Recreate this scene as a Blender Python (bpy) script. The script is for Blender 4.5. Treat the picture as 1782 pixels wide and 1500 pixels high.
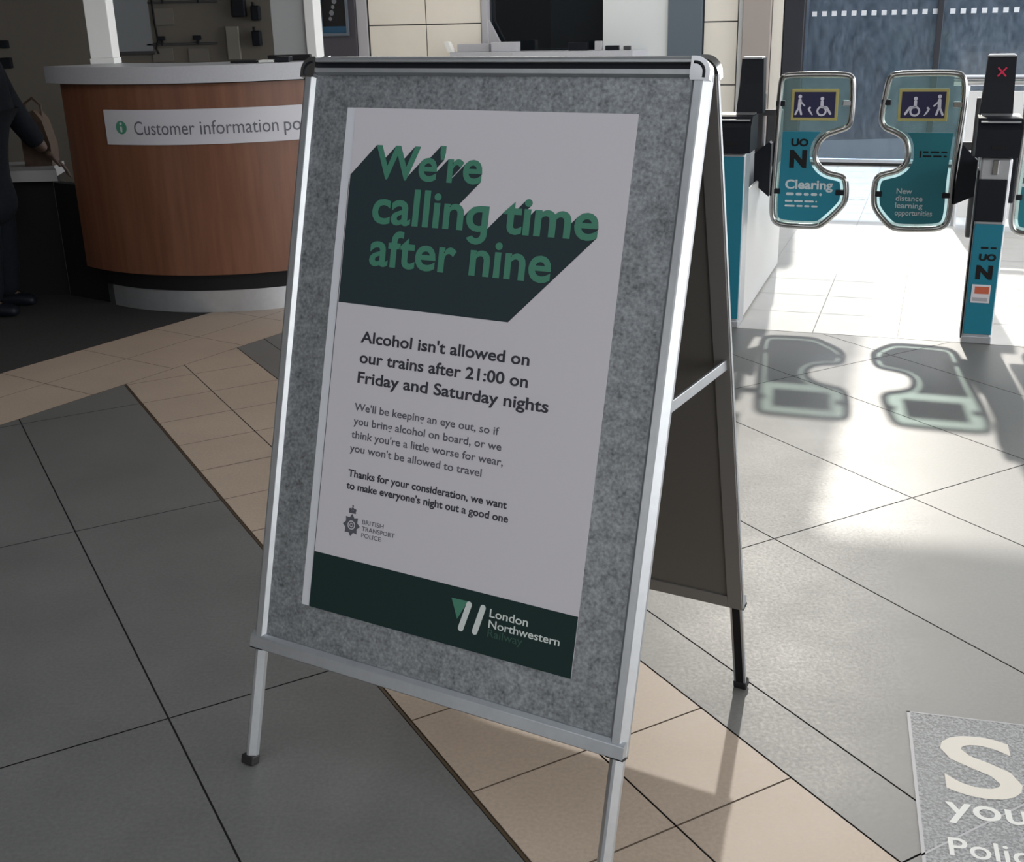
import bpy, bmesh, math, random
from mathutils import Vector, Matrix
random.seed(7)
scene = bpy.context.scene
for o in list(bpy.data.objects): bpy.data.objects.remove(o)

# ------------------------------------------------------------------ camera
EYE, PITCH, ROLL, FPX = 1.537, 0.34872, 0.02471, 2020.07
_f = Vector((0, math.cos(PITCH), -math.sin(PITCH))); _r = Vector((1, 0, 0)); _d = _f.cross(_r)
CR = _r*math.cos(ROLL) + _d*math.sin(ROLL); CD = -_r*math.sin(ROLL) + _d*math.cos(ROLL); CF = _f
cam_d = bpy.data.cameras.new('camera'); cam = bpy.data.objects.new('camera', cam_d); scene.collection.objects.link(cam)
M = Matrix.Identity(4)
for i in range(3): M[i][0] = CR[i]; M[i][1] = -CD[i]; M[i][2] = -CF[i]
M[0][3], M[1][3], M[2][3] = 0, 0, EYE
cam.matrix_world = M
cam_d.sensor_fit = 'HORIZONTAL'; cam_d.sensor_width = 36; cam_d.lens = 36*FPX/1782; cam_d.clip_start = .05
scene.camera = cam

# ------------------------------------------------------------------ daylight
w = bpy.data.worlds.new('sky'); scene.world = w; w.use_nodes = True
nt = w.node_tree; bg = nt.nodes['Background']
tc = nt.nodes.new('ShaderNodeTexCoord'); sp = nt.nodes.new('ShaderNodeSeparateXYZ'); rp = nt.nodes.new('ShaderNodeValToRGB')
nt.links.new(tc.outputs['Generated'], sp.inputs[0]); nt.links.new(sp.outputs['Z'], rp.inputs[0]); nt.links.new(rp.outputs[0], bg.inputs[0])
rp.color_ramp.elements[0].position = .36; rp.color_ramp.elements[0].color = (2.2, 2.19, 2.16, 1)
rp.color_ramp.elements[1].position = .47; rp.color_ramp.elements[1].color = (.50, .525, .565, 1)
_e0 = rp.color_ramp.elements.new(0.0); _e0.color = (1.1, 1.1, 1.12, 1); _e1 = rp.color_ramp.elements.new(.2); _e1.color = (2.2, 2.19, 2.16, 1)
bg.inputs[1].default_value = 1.12
sun_d = bpy.data.lights.new('sun', 'SUN'); sun_d.energy = 1.7; sun_d.angle = math.radians(1.1); sun_d.color = (1, .95, .86)
sun = bpy.data.objects.new('sun', sun_d); scene.collection.objects.link(sun)
sun.rotation_euler = Vector((-.367, -1.495, -1)).to_track_quat('-Z', 'Y').to_euler()
vs = scene.view_settings; vs.view_transform = 'Standard'; vs.look = 'None'; vs.gamma = 1; vs.exposure = 1.05; vs.use_curve_mapping = False

# ------------------------------------------------------------------ helpers
def at(px, py, P0, n):
    d = CR*((px-891)/FPX) + CD*((py-750)/FPX) + CF
    o = Vector((0, 0, EYE)); n = Vector(n); return o + d*((Vector(P0)-o).dot(n)/d.dot(n))
def mat(name, col, rough=.5, metal=0., var=0., scale=8., spec=.5, bump=0., coat=0., fine=0., rvar=0.):
    m = bpy.data.materials.new(name); m.use_nodes = True; t = m.node_tree; b = t.nodes['Principled BSDF']
    b.inputs['Base Color'].default_value = (*col, 1); b.inputs['Roughness'].default_value = rough
    b.inputs['Metallic'].default_value = metal; b.inputs['Specular IOR Level'].default_value = spec
    b.inputs['Coat Weight'].default_value = coat
    if var or bump:
        c = t.nodes.new('ShaderNodeTexCoord'); n = t.nodes.new('ShaderNodeTexNoise'); n.inputs['Scale'].default_value = scale; n.inputs['Detail'].default_value = 6
        n.inputs['Roughness'].default_value = .65
        t.links.new(c.outputs['Object'], n.inputs['Vector']); src = n.outputs['Fac']
        if fine:
            n2 = t.nodes.new('ShaderNodeTexNoise'); n2.inputs['Scale'].default_value = fine; n2.inputs['Detail'].default_value = 3
            t.links.new(c.outputs['Object'], n2.inputs['Vector'])
            mx = t.nodes.new('ShaderNodeMath'); mx.operation = 'ADD'; t.links.new(n.outputs['Fac'], mx.inputs[0]); t.links.new(n2.outputs['Fac'], mx.inputs[1])
            hf = t.nodes.new('ShaderNodeMath'); hf.operation = 'MULTIPLY'; hf.inputs[1].default_value = .5; t.links.new(mx.outputs[0], hf.inputs[0]); src = hf.outputs[0]
        r = t.nodes.new('ShaderNodeValToRGB'); r.color_ramp.elements[0].position = .3; r.color_ramp.elements[1].position = .7
        r.color_ramp.elements[0].color = (*[max(0, x*(1-var)) for x in col], 1); r.color_ramp.elements[1].color = (*[min(1, x*(1+var)) for x in col], 1)
        t.links.new(src, r.inputs[0]); t.links.new(r.outputs[0], b.inputs['Base Color'])
        if bump:
            bp = t.nodes.new('ShaderNodeBump'); bp.inputs['Strength'].default_value = bump; bp.inputs['Distance'].default_value = .004
            t.links.new(src, bp.inputs['Height']); t.links.new(bp.outputs[0], b.inputs['Normal'])
    if rvar:
        q = t.nodes.new('ShaderNodeMapRange'); q.inputs[1].default_value = .3; q.inputs[2].default_value = .7; q.inputs[3].default_value = rough-rvar; q.inputs[4].default_value = rough+rvar
        t.links.new(src, q.inputs[0]); t.links.new(q.outputs[0], b.inputs['Roughness'])
    return m
def glass(name, tint, through=.8, dirt=(.3, .33, .36), rough=.03, speck=0.):
    m = bpy.data.materials.new(name); m.use_nodes = True; t = m.node_tree; t.nodes.clear()
    out = t.nodes.new('ShaderNodeOutputMaterial'); tr = t.nodes.new('ShaderNodeBsdfTransparent'); tr.inputs[0].default_value = (*tint, 1)
    df = t.nodes.new('ShaderNodeBsdfDiffuse'); df.inputs[0].default_value = (*dirt, 1)
    gl = t.nodes.new('ShaderNodeBsdfGlossy'); gl.inputs['Roughness'].default_value = rough; gl.inputs[0].default_value = (.9, .95, .95, 1)
    fr = t.nodes.new('ShaderNodeFresnel'); fr.inputs[0].default_value = 1.5
    m1 = t.nodes.new('ShaderNodeMixShader'); m1.inputs[0].default_value = 1-through; t.links.new(tr.outputs[0], m1.inputs[1]); t.links.new(df.outputs[0], m1.inputs[2])
    if speck:
        c = t.nodes.new('ShaderNodeTexCoord'); n = t.nodes.new('ShaderNodeTexNoise'); n.inputs['Scale'].default_value = 14; n.inputs['Detail'].default_value = 8; n.inputs['Roughness'].default_value = .8
        mp = t.nodes.new('ShaderNodeMapping'); mp.inputs['Scale'].default_value = (1, 1, .45)
        t.links.new(c.outputs['Object'], mp.inputs[0]); t.links.new(mp.outputs[0], n.inputs['Vector'])
        r = t.nodes.new('ShaderNodeMapRange'); r.inputs[1].default_value = .38; r.inputs[2].default_value = .74; r.inputs[3].default_value = 1-through; r.inputs[4].default_value = 1-through+speck
        t.links.new(n.outputs['Fac'], r.inputs[0]); t.links.new(r.outputs[0], m1.inputs[0])
    ge = t.nodes.new('ShaderNodeNewGeometry'); mu = t.nodes.new('ShaderNodeMath'); mu.operation = 'SUBTRACT'; mu.use_clamp = True
    t.links.new(fr.outputs[0], mu.inputs[0]); t.links.new(ge.outputs['Backfacing'], mu.inputs[1])      # reflect at the outer face only
    m2 = t.nodes.new('ShaderNodeMixShader'); t.links.new(mu.outputs[0], m2.inputs[0]); t.links.new(m1.outputs[0], m2.inputs[1]); t.links.new(gl.outputs[0], m2.inputs[2])
    t.links.new(m2.outputs[0], out.inputs[0]); return m
def tag(o, label=None, cat=None, group=None, kind=None):
    if label: o['label'] = label
    if cat: o['category'] = cat
    if group: o['group'] = group
    if kind: o['kind'] = kind
    return o
def thing(name, label, cat, mw=Matrix.Identity(4), group=None):
    o = bpy.data.objects.new(name, None); scene.collection.objects.link(o); o.matrix_world = mw; o.empty_display_size = .1
    return tag(o, label, cat, group)
def obj(name, bm, mats, parent=None, mw=None, smooth=None, label=None):
    me = bpy.data.meshes.new(name)
    if isinstance(bm, bpy.types.Mesh): me = bm; me.name = name
    else:
        bmesh.ops.recalc_face_normals(bm, faces=bm.faces) if not bm.get('keep') else None
        b = bm['bm']; b.to_mesh(me); b.free()
    for m in (mats if isinstance(mats, (list, tuple)) else [mats]): me.materials.append(m)
    if smooth is not None:
        for p in me.polygons: p.use_smooth = True
        me.set_sharp_from_angle(angle=math.radians(smooth))
    o = bpy.data.objects.new(name, me); scene.collection.objects.link(o)
    if parent: o.parent = parent
    if mw is not None: o.matrix_local = mw
    if label: o['label'] = label
    return o
class G:
    """collects shapes into one mesh"""
    def __init__(s): s.b = bmesh.new(); s.mi = 0
    def _set(s, fs):
        for f in fs: f.material_index = s.mi
    def mat(s, i): s.mi = i; return s
    def poly(s, pts):
        f = s.b.faces.new([s.b.verts.new(Vector(p)) for p in pts]); f.material_index = s.mi; return f
    def box(s, lo, hi, bev=0., M=None, seg=2):
        n0 = set(s.b.faces); r = bmesh.ops.create_cube(s.b, size=1)
        for v in r['verts']:
            v.co = Vector([lo[i]+(v.co[i]+.5)*(hi[i]-lo[i]) for i in range(3)])
        if bev:
            es = list({e for v in r['verts'] for e in v.link_edges}); bmesh.ops.bevel(s.b, geom=es, offset=bev, segments=seg, affect='EDGES', profile=.5)
        fs = [f for f in s.b.faces if f not in n0]; s._set(fs)
        if M is not None: bmesh.ops.transform(s.b, matrix=M, verts=list({v for f in fs for v in f.verts}))
        return s
    def prism(s, pts, vec, bev=0.):
        """closed polygon (3D points) pushed along vec"""
        n0 = set(s.b.faces); a = [s.b.verts.new(Vector(p)) for p in pts]; c = [s.b.verts.new(Vector(p)+Vector(vec)) for p in pts]; n = len(a)
        s.b.faces.new(a); s.b.faces.new(c[::-1])
        for i in range(n): s.b.faces.new((a[i], c[i], c[(i+1) % n], a[(i+1) % n]))
        fs = [f for f in s.b.faces if f not in n0]
        if bev:
            es = [e for e in {e for f in fs for e in f.edges} if e.calc_face_angle(0) > .5]
            bmesh.ops.bevel(s.b, geom=es, offset=bev, segments=2, affect='EDGES')
            fs = [f for f in s.b.faces if f not in n0]
        s._set(fs); return s
    def tube(s, pts, r, n=10, closed=False, cap=True):
        P = [Vector(p) for p in pts]; N = len(P); rings = []; up = None
        for i, p in enumerate(P):
            a = P[(i-1) % N] if (closed or i) else p; c = P[(i+1) % N] if (closed or i < N-1) else p
            t = (c-a).normalized()
            if up is None: up = t.orthogonal().normalized()
            up = (up - t*up.dot(t)).normalized(); sd = t.cross(up); rr = r[i] if isinstance(r, (list, tuple)) else r
            rings.append([s.b.verts.new(p+(up*math.cos(k*2*math.pi/n)+sd*math.sin(k*2*math.pi/n))*rr) for k in range(n)])
        fs = []
        for i in range(N if closed else N-1):
            A, B = rings[i], rings[(i+1) % N]
            off = 0
            if closed and i == N-1:
                off = min(range(n), key=lambda k: (B[k].co-A[0].co).length)
            for k in range(n): fs.append(s.b.faces.new((A[k], A[(k+1) % n], B[(k+1+off) % n], B[(k+off) % n])))
        if cap and not closed: fs += [s.b.faces.new(rings[0][::-1]), s.b.faces.new(rings[-1])]
        s._set(fs); return s
    def cyl(s, a, b, r, n=20): return s.tube([a, b], r, n)
    def rail(s, P, Q, inw, nrm, prof, mP, mQ):
        """moulding of profile (w inward, d along normal) from P to Q with mitres mP, mQ (shift along per w)"""
        P, Q, inw, nrm = Vector(P), Vector(Q), Vector(inw), Vector(nrm); d = (Q-P).normalized()
        A = [s.b.verts.new(P+inw*w+nrm*h+d*(w*mP)) for w, h in prof]; B = [s.b.verts.new(Q+inw*w+nrm*h-d*(w*mQ)) for w, h in prof]; n = len(A)
        fs = [s.b.faces.new(A[::-1]), s.b.faces.new(B)] + [s.b.faces.new((A[i], B[i], B[(i+1) % n], A[(i+1) % n])) for i in range(n)]
        s._set(fs); return s
    def end(s, name, mats, parent=None, mw=None, smooth=None, label=None, recalc=True):
        if recalc: bmesh.ops.recalc_face_normals(s.b, faces=s.b.faces)
        me = bpy.data.meshes.new(name); s.b.to_mesh(me); s.b.free(); return obj(name, me, mats, parent, mw, smooth, label)
def turn(deg, loc=(0, 0, 0)): return Matrix.Translation(loc) @ Matrix.Rotation(math.radians(deg), 4, 'Z')

# flat lettering from the built-in font, as (verts, faces) normalised to cap height 1
_tc = {}
def glyphs(txt, bold=0.):
    key = (txt, bold)
    if key in _tc: return _tc[key]
    cu = bpy.data.curves.new('t', 'FONT'); cu.body = txt; cu.size = 1; cu.offset = bold; cu.fill_mode = 'FRONT'; cu.resolution_u = 4
    o = bpy.data.objects.new('t', cu); scene.collection.objects.link(o); dg = bpy.context.evaluated_depsgraph_get(); dg.update()
    me = bpy.data.meshes.new_from_object(o.evaluated_get(dg)); V = [(v.co.x, v.co.y) for v in me.vertices]; F = [tuple(p.vertices) for p in me.polygons]
    bpy.data.objects.remove(o); bpy.data.curves.remove(cu); bpy.data.meshes.remove(me); _tc[key] = (V, F); return V, F
def capH(bold=0., ch='H'):
    V, _ = glyphs(ch, bold); return max(v[1] for v in V), min(v[1] for v in V)
def text(g, txt, x0, x1, y, cap, z=0., bold=0., ref='H', to3=None):
    """lettering from x0 to x1 on baseline y, letter `ref` being `cap` high"""
    V, F = glyphs(txt, bold); xs = [v[0] for v in V]; h1, h0 = capH(bold, ref)
    a = min(xs); sx = (x1-x0)/(max(xs)-a); sy = cap/(h1-max(h0, 0) if ref != 'H' else h1)
    f3 = to3 or (lambda x, yy: (x, yy, z))
    vv = [g.b.verts.new(Vector(f3(x0+(p[0]-a)*sx, y+p[1]*sy))) for p in V]; fs = []
    for f in F:
        try: fs.append(g.b.faces.new([vv[i] for i in f]))
        except ValueError: pass
    g._set(fs); return [((x0+(p[0]-a)*sx, y+p[1]*sy)) for p in V], F
def disc(g, c, r, f3, n=20, r2=0., sy=1.):
    pts = [(c[0]+r*math.cos(k*2*math.pi/n), c[1]+sy*r*math.sin(k*2*math.pi/n)) for k in range(n)]
    if not r2: g.poly([f3(*p) for p in pts]); return
    q = [(c[0]+r2*math.cos(k*2*math.pi/n), c[1]+sy*r2*math.sin(k*2*math.pi/n)) for k in range(n)]
    for k in range(n): g.poly([f3(*pts[k]), f3(*pts[(k+1) % n]), f3(*q[(k+1) % n]), f3(*q[k])])
def stroke(g, a, b, r, f3):
    d = Vector((b[0]-a[0], b[1]-a[1])).normalized()*r; n = Vector((-d.y, d.x))
    g.poly([f3(*p) for p in ((a[0]+n.x, a[1]+n.y), (a[0]-d.x*.7, a[1]-d.y*.7), (a[0]-n.x, a[1]-n.y), (b[0]-n.x, b[1]-n.y), (b[0]+d.x*.7, b[1]+d.y*.7), (b[0]+n.x, b[1]+n.y))])

# ------------------------------------------------------------------ materials
K = {}
K['alu'] = mat('brushed_aluminium', (.50, .525, .55), .38, .75, .06, 30)
K['chrome'] = mat('chrome', (.56, .57, .585), .18, 1)
K['galv'] = mat('galvanised_sheet', (.29, .31, .325), .44, .6, .62, 42, fine=150)
K['backsheet'] = mat('dark_back_sheet', (.13, .125, .115), .6)
K['rubber'] = mat('black_rubber', (.012, .012, .013), .6)
K['paper'] = mat('poster_paper', (.69, .665, .70), .45, spec=.35)
K['paper2'] = mat('poster_backing_paper', (.74, .76, .80), .5, spec=.3)
K['ink_dark'] = mat('dark_teal_ink', (.027, .044, .051), .55, spec=.2)
K['ink_green'] = mat('green_ink', (.062, .245, .16), .45)
K['ink_band'] = mat('bottle_green_ink', (.012, .034, .031), .5, spec=.2)
K['ink_text'] = mat('charcoal_ink', (.03, .033, .045), .5)
K['ink_grey'] = mat('grey_ink', (.10, .105, .13), .5)
K['ink_white'] = mat('white_ink', (.72, .78, .75), .5)
K['ink_dim'] = mat('dim_green_ink', (.025, .085, .06), .5)
K['grout'] = mat('dark_grout', (.02, .019, .018), .85)
K['tile_d'] = mat('grey_floor_tile', (.160, .160, .157), .455, 0, .24, 2.4, fine=110, rvar=.075)
K['tile_l'] = mat('light_grey_floor_tile', (.175, .173, .168), .455, 0, .24, 2.4, fine=110, rvar=.075)
K['tile_b'] = mat('beige_floor_tile', (.47, .375, .295), .48, 0, .16, 2.6, fine=110, rvar=.06)
K['mat'] = mat('dark_entrance_mat', (.028, .027, .027), .9, 0, .3, 60)
K['tile_c'] = mat('cream_platform_tile', (.76, .74, .70), .4, 0, .05, 4)
K['grout_l'] = mat('pale_grout', (.68, .66, .62), .8)
K['brass'] = mat('dull_brass_strip', (.10, .07, .04), .5, .3)
K['wood'] = None
K['grey_lam'] = mat('grey_laminate', (.45, .46, .50), .4, 0, .05, 90)
K['white_lam'] = mat('white_laminate', (.75, .76, .76), .4)
K['white_post'] = mat('white_painted_post', (.82, .83, .82), .45)
K['signwhite'] = mat('silver_white_sign', (.54, .54, .59), .35)
K['black'] = mat('black_plastic', (.006, .008, .013), .5, spec=.25)
K['black_m'] = mat('matt_black', (.007, .007, .009), .7, spec=.3)
K['dark_grey'] = mat('dark_grey_panel', (.045, .045, .05), .5)
K['cream'] = mat('cream_wall_tile', (.74, .70, .63), .35, 0, .03, 2)
K['wallgrey'] = mat('kiosk_wall_paint', (.15, .136, .115), .7, 0, .05, 2)
K['plaster'] = mat('white_ceiling_plaster', (.36, .36, .355), .8)
K['slate'] = mat('slate_grey_metal', (.10, .125, .155), .45)
K['jamb'] = mat('white_jamb', (.62, .65, .66), .5)
K['trimgrey'] = mat('light_grey_trim', (.40, .40, .43), .45)
K['pilaster'] = mat('taupe_pilaster', (.33, .29, .27), .5)
K['frame_dark'] = mat('dark_window_frame', (.02, .022, .03), .4)
K['teal'] = mat('teal_vinyl', (.012, .19, .275), .35)
K['teal_dk'] = mat('deep_teal_vinyl', (.014, .16, .20), .35)
K['navy'] = mat('navy_sign', (.012, .012, .06), .4)
K['yellow'] = mat('yellow_border', (.42, .37, .13), .5)
K['pict'] = mat('pale_pictogram', (.62, .62, .72), .5)
K['white'] = mat('white_lettering', (.52, .60, .63), .5)
K['white_b'] = mat('bright_floor_lettering', (.74, .75, .73), .5)
K['red'] = mat('red_cross', (.65, .02, .09), .4)
K['orange'] = mat('orange_sticker', (.55, .12, .06), .5)
K['steel'] = mat('satin_steel', (.55, .57, .60), .35, .7, .05, 20)
K['cloth'] = mat('black_cloth', (.005, .007, .011), .9, 0, .3, 40, spec=.2)
K['skin'] = mat('skin', (.075, .045, .033), .6)
K['hair'] = mat('dark_hair', (.012, .009, .008), .6)
K['brown'] = mat('brown_leather', (.075, .045, .030), .6, 0, .2, 20)
K['blue'] = mat('blue_print', (.02, .07, .13), .4)
K['paperdim'] = mat('office_paper', (.30, .30, .31), .7)
K['tint'] = glass('green_tinted_glass', (.84, .95, .92), .86, (.36, .52, .55), .04)
K['win'] = glass('dusty_dark_glass', (.62, .72, .83), .93, (.34, .40, .47), .06, speck=.26)
K['dots'] = mat('white_glass_manifestation', (.66, .69, .73), .6)
K['ballast'] = mat('track_ballast', (.012, .012, .013), .9, 0, .4, 9)
K['farwall'] = mat('dark_far_wall', (.013, .017, .023), .8, 0, .3, 1.2)
K['tube'] = mat('dull_chrome_tube', (.36, .365, .36), .2, 1)
K['barrier'] = mat('white_barrier_panel', (.85, .86, .88), .4)
def wood():
    m = bpy.data.materials.new('cherry_veneer'); m.use_nodes = True; t = m.node_tree; b = t.nodes['Principled BSDF']
    c = t.nodes.new('ShaderNodeTexCoord'); mp = t.nodes.new('ShaderNodeMapping'); mp.inputs['Scale'].default_value = (7, 7, .5)
    n = t.nodes.new('ShaderNodeTexNoise'); n.inputs['Scale'].default_value = 3; n.inputs['Detail'].default_value = 8; n.inputs['Roughness'].default_value = .6
    r = t.nodes.new('ShaderNodeValToRGB'); r.color_ramp.elements[0].position = .3; r.color_ramp.elements[1].position = .72
    r.color_ramp.elements[0].color = (.135, .052, .028, 1); r.color_ramp.elements[1].color = (.205, .088, .048, 1)
    t.links.new(c.outputs['Object'], mp.inputs[0]); t.links.new(mp.outputs[0], n.inputs['Vector']); t.links.new(n.outputs['Fac'], r.inputs[0]); t.links.new(r.outputs[0], b.inputs['Base Color'])
    b.inputs['Roughness'].default_value = .42; return m
K['wood'] = wood()

# gate frame: x along the gate line, y through the gates towards the platform
GA = math.radians(-20); GX = Vector((math.cos(GA), math.sin(GA), 0)); GY = Vector((-GX.y, GX.x, 0)); G0 = Vector((1.1176, 5.6738, 0))
MG = turn(-20, G0)
def gw(u, v, z=0): return G0 + GX*u + GY*v + Vector((0, 0, z))
def struct(g, name, mats, **k): return tag(g.end(name, mats, **k), kind='structure')

# ------------------------------------------------------------------ floor
TA = -.5028; DA = Vector((math.sin(TA), math.cos(TA))); DB = Vector((math.cos(TA), -math.sin(TA)))
def AB(a, b): return DA*a + DB*b
def clip(poly, p, n):
    out = []; N = len(poly)
    for i in range(N):
        A, B = poly[i], poly[(i+1) % N]; da, db = (A-p).dot(n), (B-p).dot(n)
        if da >= 0: out.append(A)
        if (da < 0) != (db < 0): out.append(A+(B-A)*(da/(da-db)))
    return out
g = G(); g.mat(0).box((-8, -5, -.12), (9, 14.0, -.004))
P1, P2 = Vector((-2.073, 4.446)), Vector((-1.339, 5.536)); bd = (P2-P1).normalized(); bn = Vector((bd.y, -bd.x))   # bn points to the hall side
M1 = Vector((-2.372, 5.181)); bw = -(M1-P1).dot(bn)
gx2, gy2, g02 = GX.to_2d(), GY.to_2d(), G0.to_2d()
def tile(poly, mi, clips):
    for p, n in clips:
        poly = clip(poly, p, n)
        if len(poly) < 3: return
    g.mat(mi).poly([(q.x, q.y, 0) for q in poly])
def cells(a0, da, b0, b1, mi, clips, gap=.0022, lo=-5, hi=13, gb0=None):
    k0 = int(math.floor((lo-a0)/da)); k1 = int((hi-a0)/da)
    for k in range(k0, k1+1):
        A0, A1 = a0+k*da+gap, a0+(k+1)*da-gap
        tile([AB(A0, b0+(gb0 or gap)), AB(A1, b0+(gb0 or gap)), AB(A1, b1-gap), AB(A0, b1-gap)], mi, clips)
hall = [(P1+bn*.002, bn), (g02-gy2*.004, -gy2)]
PT = 1.216; PB = .588
b = .403
cells(2.43, PT, .403, .877, 1, hall)
for i in range(9): cells(2.43, PT, .403-.592*(i+1), .403-.592*i, 1, hall)
cells(2.43+.0, .304, .885, 1.186, 2, hall); cells(2.43, .304, 1.186, 1.486, 2, hall)
g.mat(5).poly([(*p, -.001) for p in (AB(-5, .877), AB(13, .877), AB(13, .886), AB(-5, .886))]) if False else None
cells(2.43, PT, 1.486, 1.651, 3, hall)
for i in range(14): cells(2.43, PT, 1.651+PB*i, 1.651+PB*(i+1), 3, hall)
K['grout_b'] = mat('brown_grout', (.17, .125, .09), .8)
def strip(b0, b1, z, mi):
    q = [AB(-5, b0), AB(13, b0), AB(13, b1), AB(-5, b1)]
    for p, n in hall: q = clip(q, p, n)
    g.mat(mi).poly([(v.x, v.y, z) for v in q])
strip(.886, 1.1835, -.0015, 8); strip(1.1885, 1.4835, -.0015, 8)
# brass strip between grey and beige, clipped to the hall
q = [AB(-5, .8775), AB(13, .8775), AB(13, .8845), AB(-5, .8845)]
for p, n in hall: q = clip(q, p, n)
g.mat(5).poly([(v.x, v.y, -.0008) for v in q])
# beige band around the kiosk, then the dark mat
def band(o0, o1, l, mi):
    for k in range(-12, 26):
        A0, A1 = P1+bd*(k*l+.002), P1+bd*((k+1)*l-.002)
        tile([A0-bn*(o0+.002), A1-bn*(o0+.002), A1-bn*(o1-.002), A0-bn*(o1-.002)], mi, [(g02-gy2*.004, -gy2)])
q = [P1-bd*5, P1+bd*12, P1+bd*12-bn*bw, P1-bd*5-bn*bw]
q = clip(q, g02-gy2*.004, -gy2); g.mat(8).poly([(v.x, v.y, -.0015) for v in q])
band(0, bw/2, .45, 2); band(bw/2, bw, .45, 2)
for i in range(9): band(bw+i*.5, bw+(i+1)*.5, 3, 4)
# cream tiles beyond the gate line
g.mat(7).poly([(*gw(u, v).to_2d(), -.002) for u, v in ((-8, 0), (5.6, 0), (5.6, 6.8), (-8, 6.8))])
for i in range(-20, 14):
    for j in range(0, 17):
        u0, u1, v0, v1 = i*.4+.002, (i+1)*.4-.002, j*.4+.003, (j+1)*.4-.002
        g.mat(6).poly([(*gw(u, v).to_2d(), 0) for u, v in ((u0, v0), (u1, v0), (u1, v1), (u0, v1))]) if v0 < 6.6 else None
struct(g, 'floor', [K['grout'], K['tile_d'], K['tile_b'], K['tile_l'], K['mat'], K['brass'], K['tile_c'], K['grout_l'], K['grout_b']], recalc=False)

# ------------------------------------------------------------------ building shell
HC = 3.3
g = G(); WV = 6.447
def wbox(g, u0, u1, v0, v1, z0, z1, bev=0.): return g.box((u0, v0, z0), (u1, v1, z1), bev, MG)
def tiles(g, u0, u1, us, z0s, v):
    for a, b_ in zip(us[:-1], us[1:]):
        for c, d in zip(z0s[:-1], z0s[1:]): wbox(g, a+.006, b_-.006, v-.012, v+.01, c+.006, d-.006, .002)
g.mat(0); wbox(g, -9, -3.72, WV, WV+.25, 0, HC); wbox(g, -3.72, -2.43, WV, WV+.25, 0, 1.08); wbox(g, -3.72, -2.43, WV, WV+.25, 2.5, HC); wbox(g, -2.43, -.41, WV, WV+.25, 0, HC)
zz = [0, .2, .8, 1.4, 2.0, 2.6, HC]
g.mat(1); tiles(g, 0, 0, [-5.08, -4.40, -3.76], zz, WV); tiles(g, 0, 0, [-8.4, -7.75, -7.1, -6.45, -5.8], zz, WV)
tiles(g, 0, 0, [-1.40, -1.06], [0, .2, .77, 1.37, 1.97, 2.57, HC], WV)
struct(g, 'wall_back', [K['dark_grey'], K['cream']])
g = G(); wbox(g, -1.75, -1.41, WV-.06, WV, 0, HC, .004); struct(g, 'trim_1', K['slate'])
g = G(); wbox(g, -2.43, -1.755, WV-.03, WV, 0, HC, .004); struct(g, 'trim_2', K['jamb'])
g = G(); wbox(g, -1.005, -.73, WV-.10, WV, 0, HC, .01); struct(g, 'trim_3', K['pilaster'])
g = G(); wbox(g, -.725, -.62, WV-.05, WV, 0, HC, .004); struct(g, 'trim_4', K['cream'])
g = G(); wbox(g, -1.052, -1.012, WV-.04, WV, 0, HC, .004); struct(g, 'trim_5', K['jamb'])
g = G(); wbox(g, -5.215, -5.095, WV-.03, WV, 0, HC, .004); struct(g, 'trim_6', K['trimgrey'])
# ticket window
g = G(); wbox(g, -3.755, -3.685, WV-.03, WV+.05, 1.05, 2.55, .004); wbox(g, -3.755, -2.43, WV-.03, WV+.05, 2.48, 2.56, .004)
g.prism([gw(-3.69, WV-.01, 1.1), gw(-3.50, WV-.01, 1.1), gw(-3.57, WV-.01, 1.22), gw(-3.69, WV-.01, 1.44)], GY*.05)
t = struct(g, 'window_1', K['trimgrey'])
g = G(); wbox(g, -3.685, -2.43, WV+.10, WV+.11, 1.08, 2.5); g.end('pane', glass('dark_window_glass', (.5, .55, .6), .9, (.05, .06, .07)), t)
g = G(); wbox(g, -3.05, -2.43, WV+.16, WV+.17, 1.08, 2.5); g.end('blind', mat('dark_blind', (.06, .066, .066), .8), t)
g = G(); wbox(g, -4.5, -2.0, WV+1.2, WV+1.3, 0, HC); struct(g, 'wall_office', K['black_m'])
# glazed screen to the platform
t = None
g = G(); wbox(g, -.61, -.42, WV-.06, WV+.10, 0, 2.2, .006); wbox(g, .785, .84, WV-.03, WV+.06, 0, 2.15, .004); wbox(g, 3.2, 3.3, WV-.03, WV+.06, 0, 2.2, .004)
wbox(g, -.42, 3.2, WV-.03, WV+.06, 2.11, 2.2, .004)
t = struct(g, 'window_2', K['frame_dark'])
g = G(); wbox(g, -.42, .785, WV-.02, WV+.05, .028, .062, .004); wbox(g, .84, 3.2, WV-.02, WV+.05, .028, .062, .004); g.end('bottom_rail', K['steel'], t, label='silver bottom rail')
g = G(); wbox(g, -.42, .785, WV-.02, WV+.04, 0.0005, .026); wbox(g, .84, 3.2, WV-.02, WV+.04, .0005, .026); g.end('bottom_shadow', K['rubber'], t, label='black strip painted for the shadow under the rail')  # black strips painted for the shadow gap below the silver rail
for a, b_ in ((-.42, .785), (.84, 3.2)):
    g = G(); wbox(g, a, b_, WV+.01, WV+.018, .06, 2.11); g.end('pane', K['win'], t)
g = G()
for k in range(13): u = -.355+k*.0915; wbox(g, u, u+.045, WV+.002, WV+.004, 1.40, 1.445)
for k in range(25): u = .895+k*.0915; wbox(g, u, u+.045, WV+.002, WV+.004, 1.40, 1.445)
g.end('safety_dots', K['dots'], t, label='row of small white squares across the glass')
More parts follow.
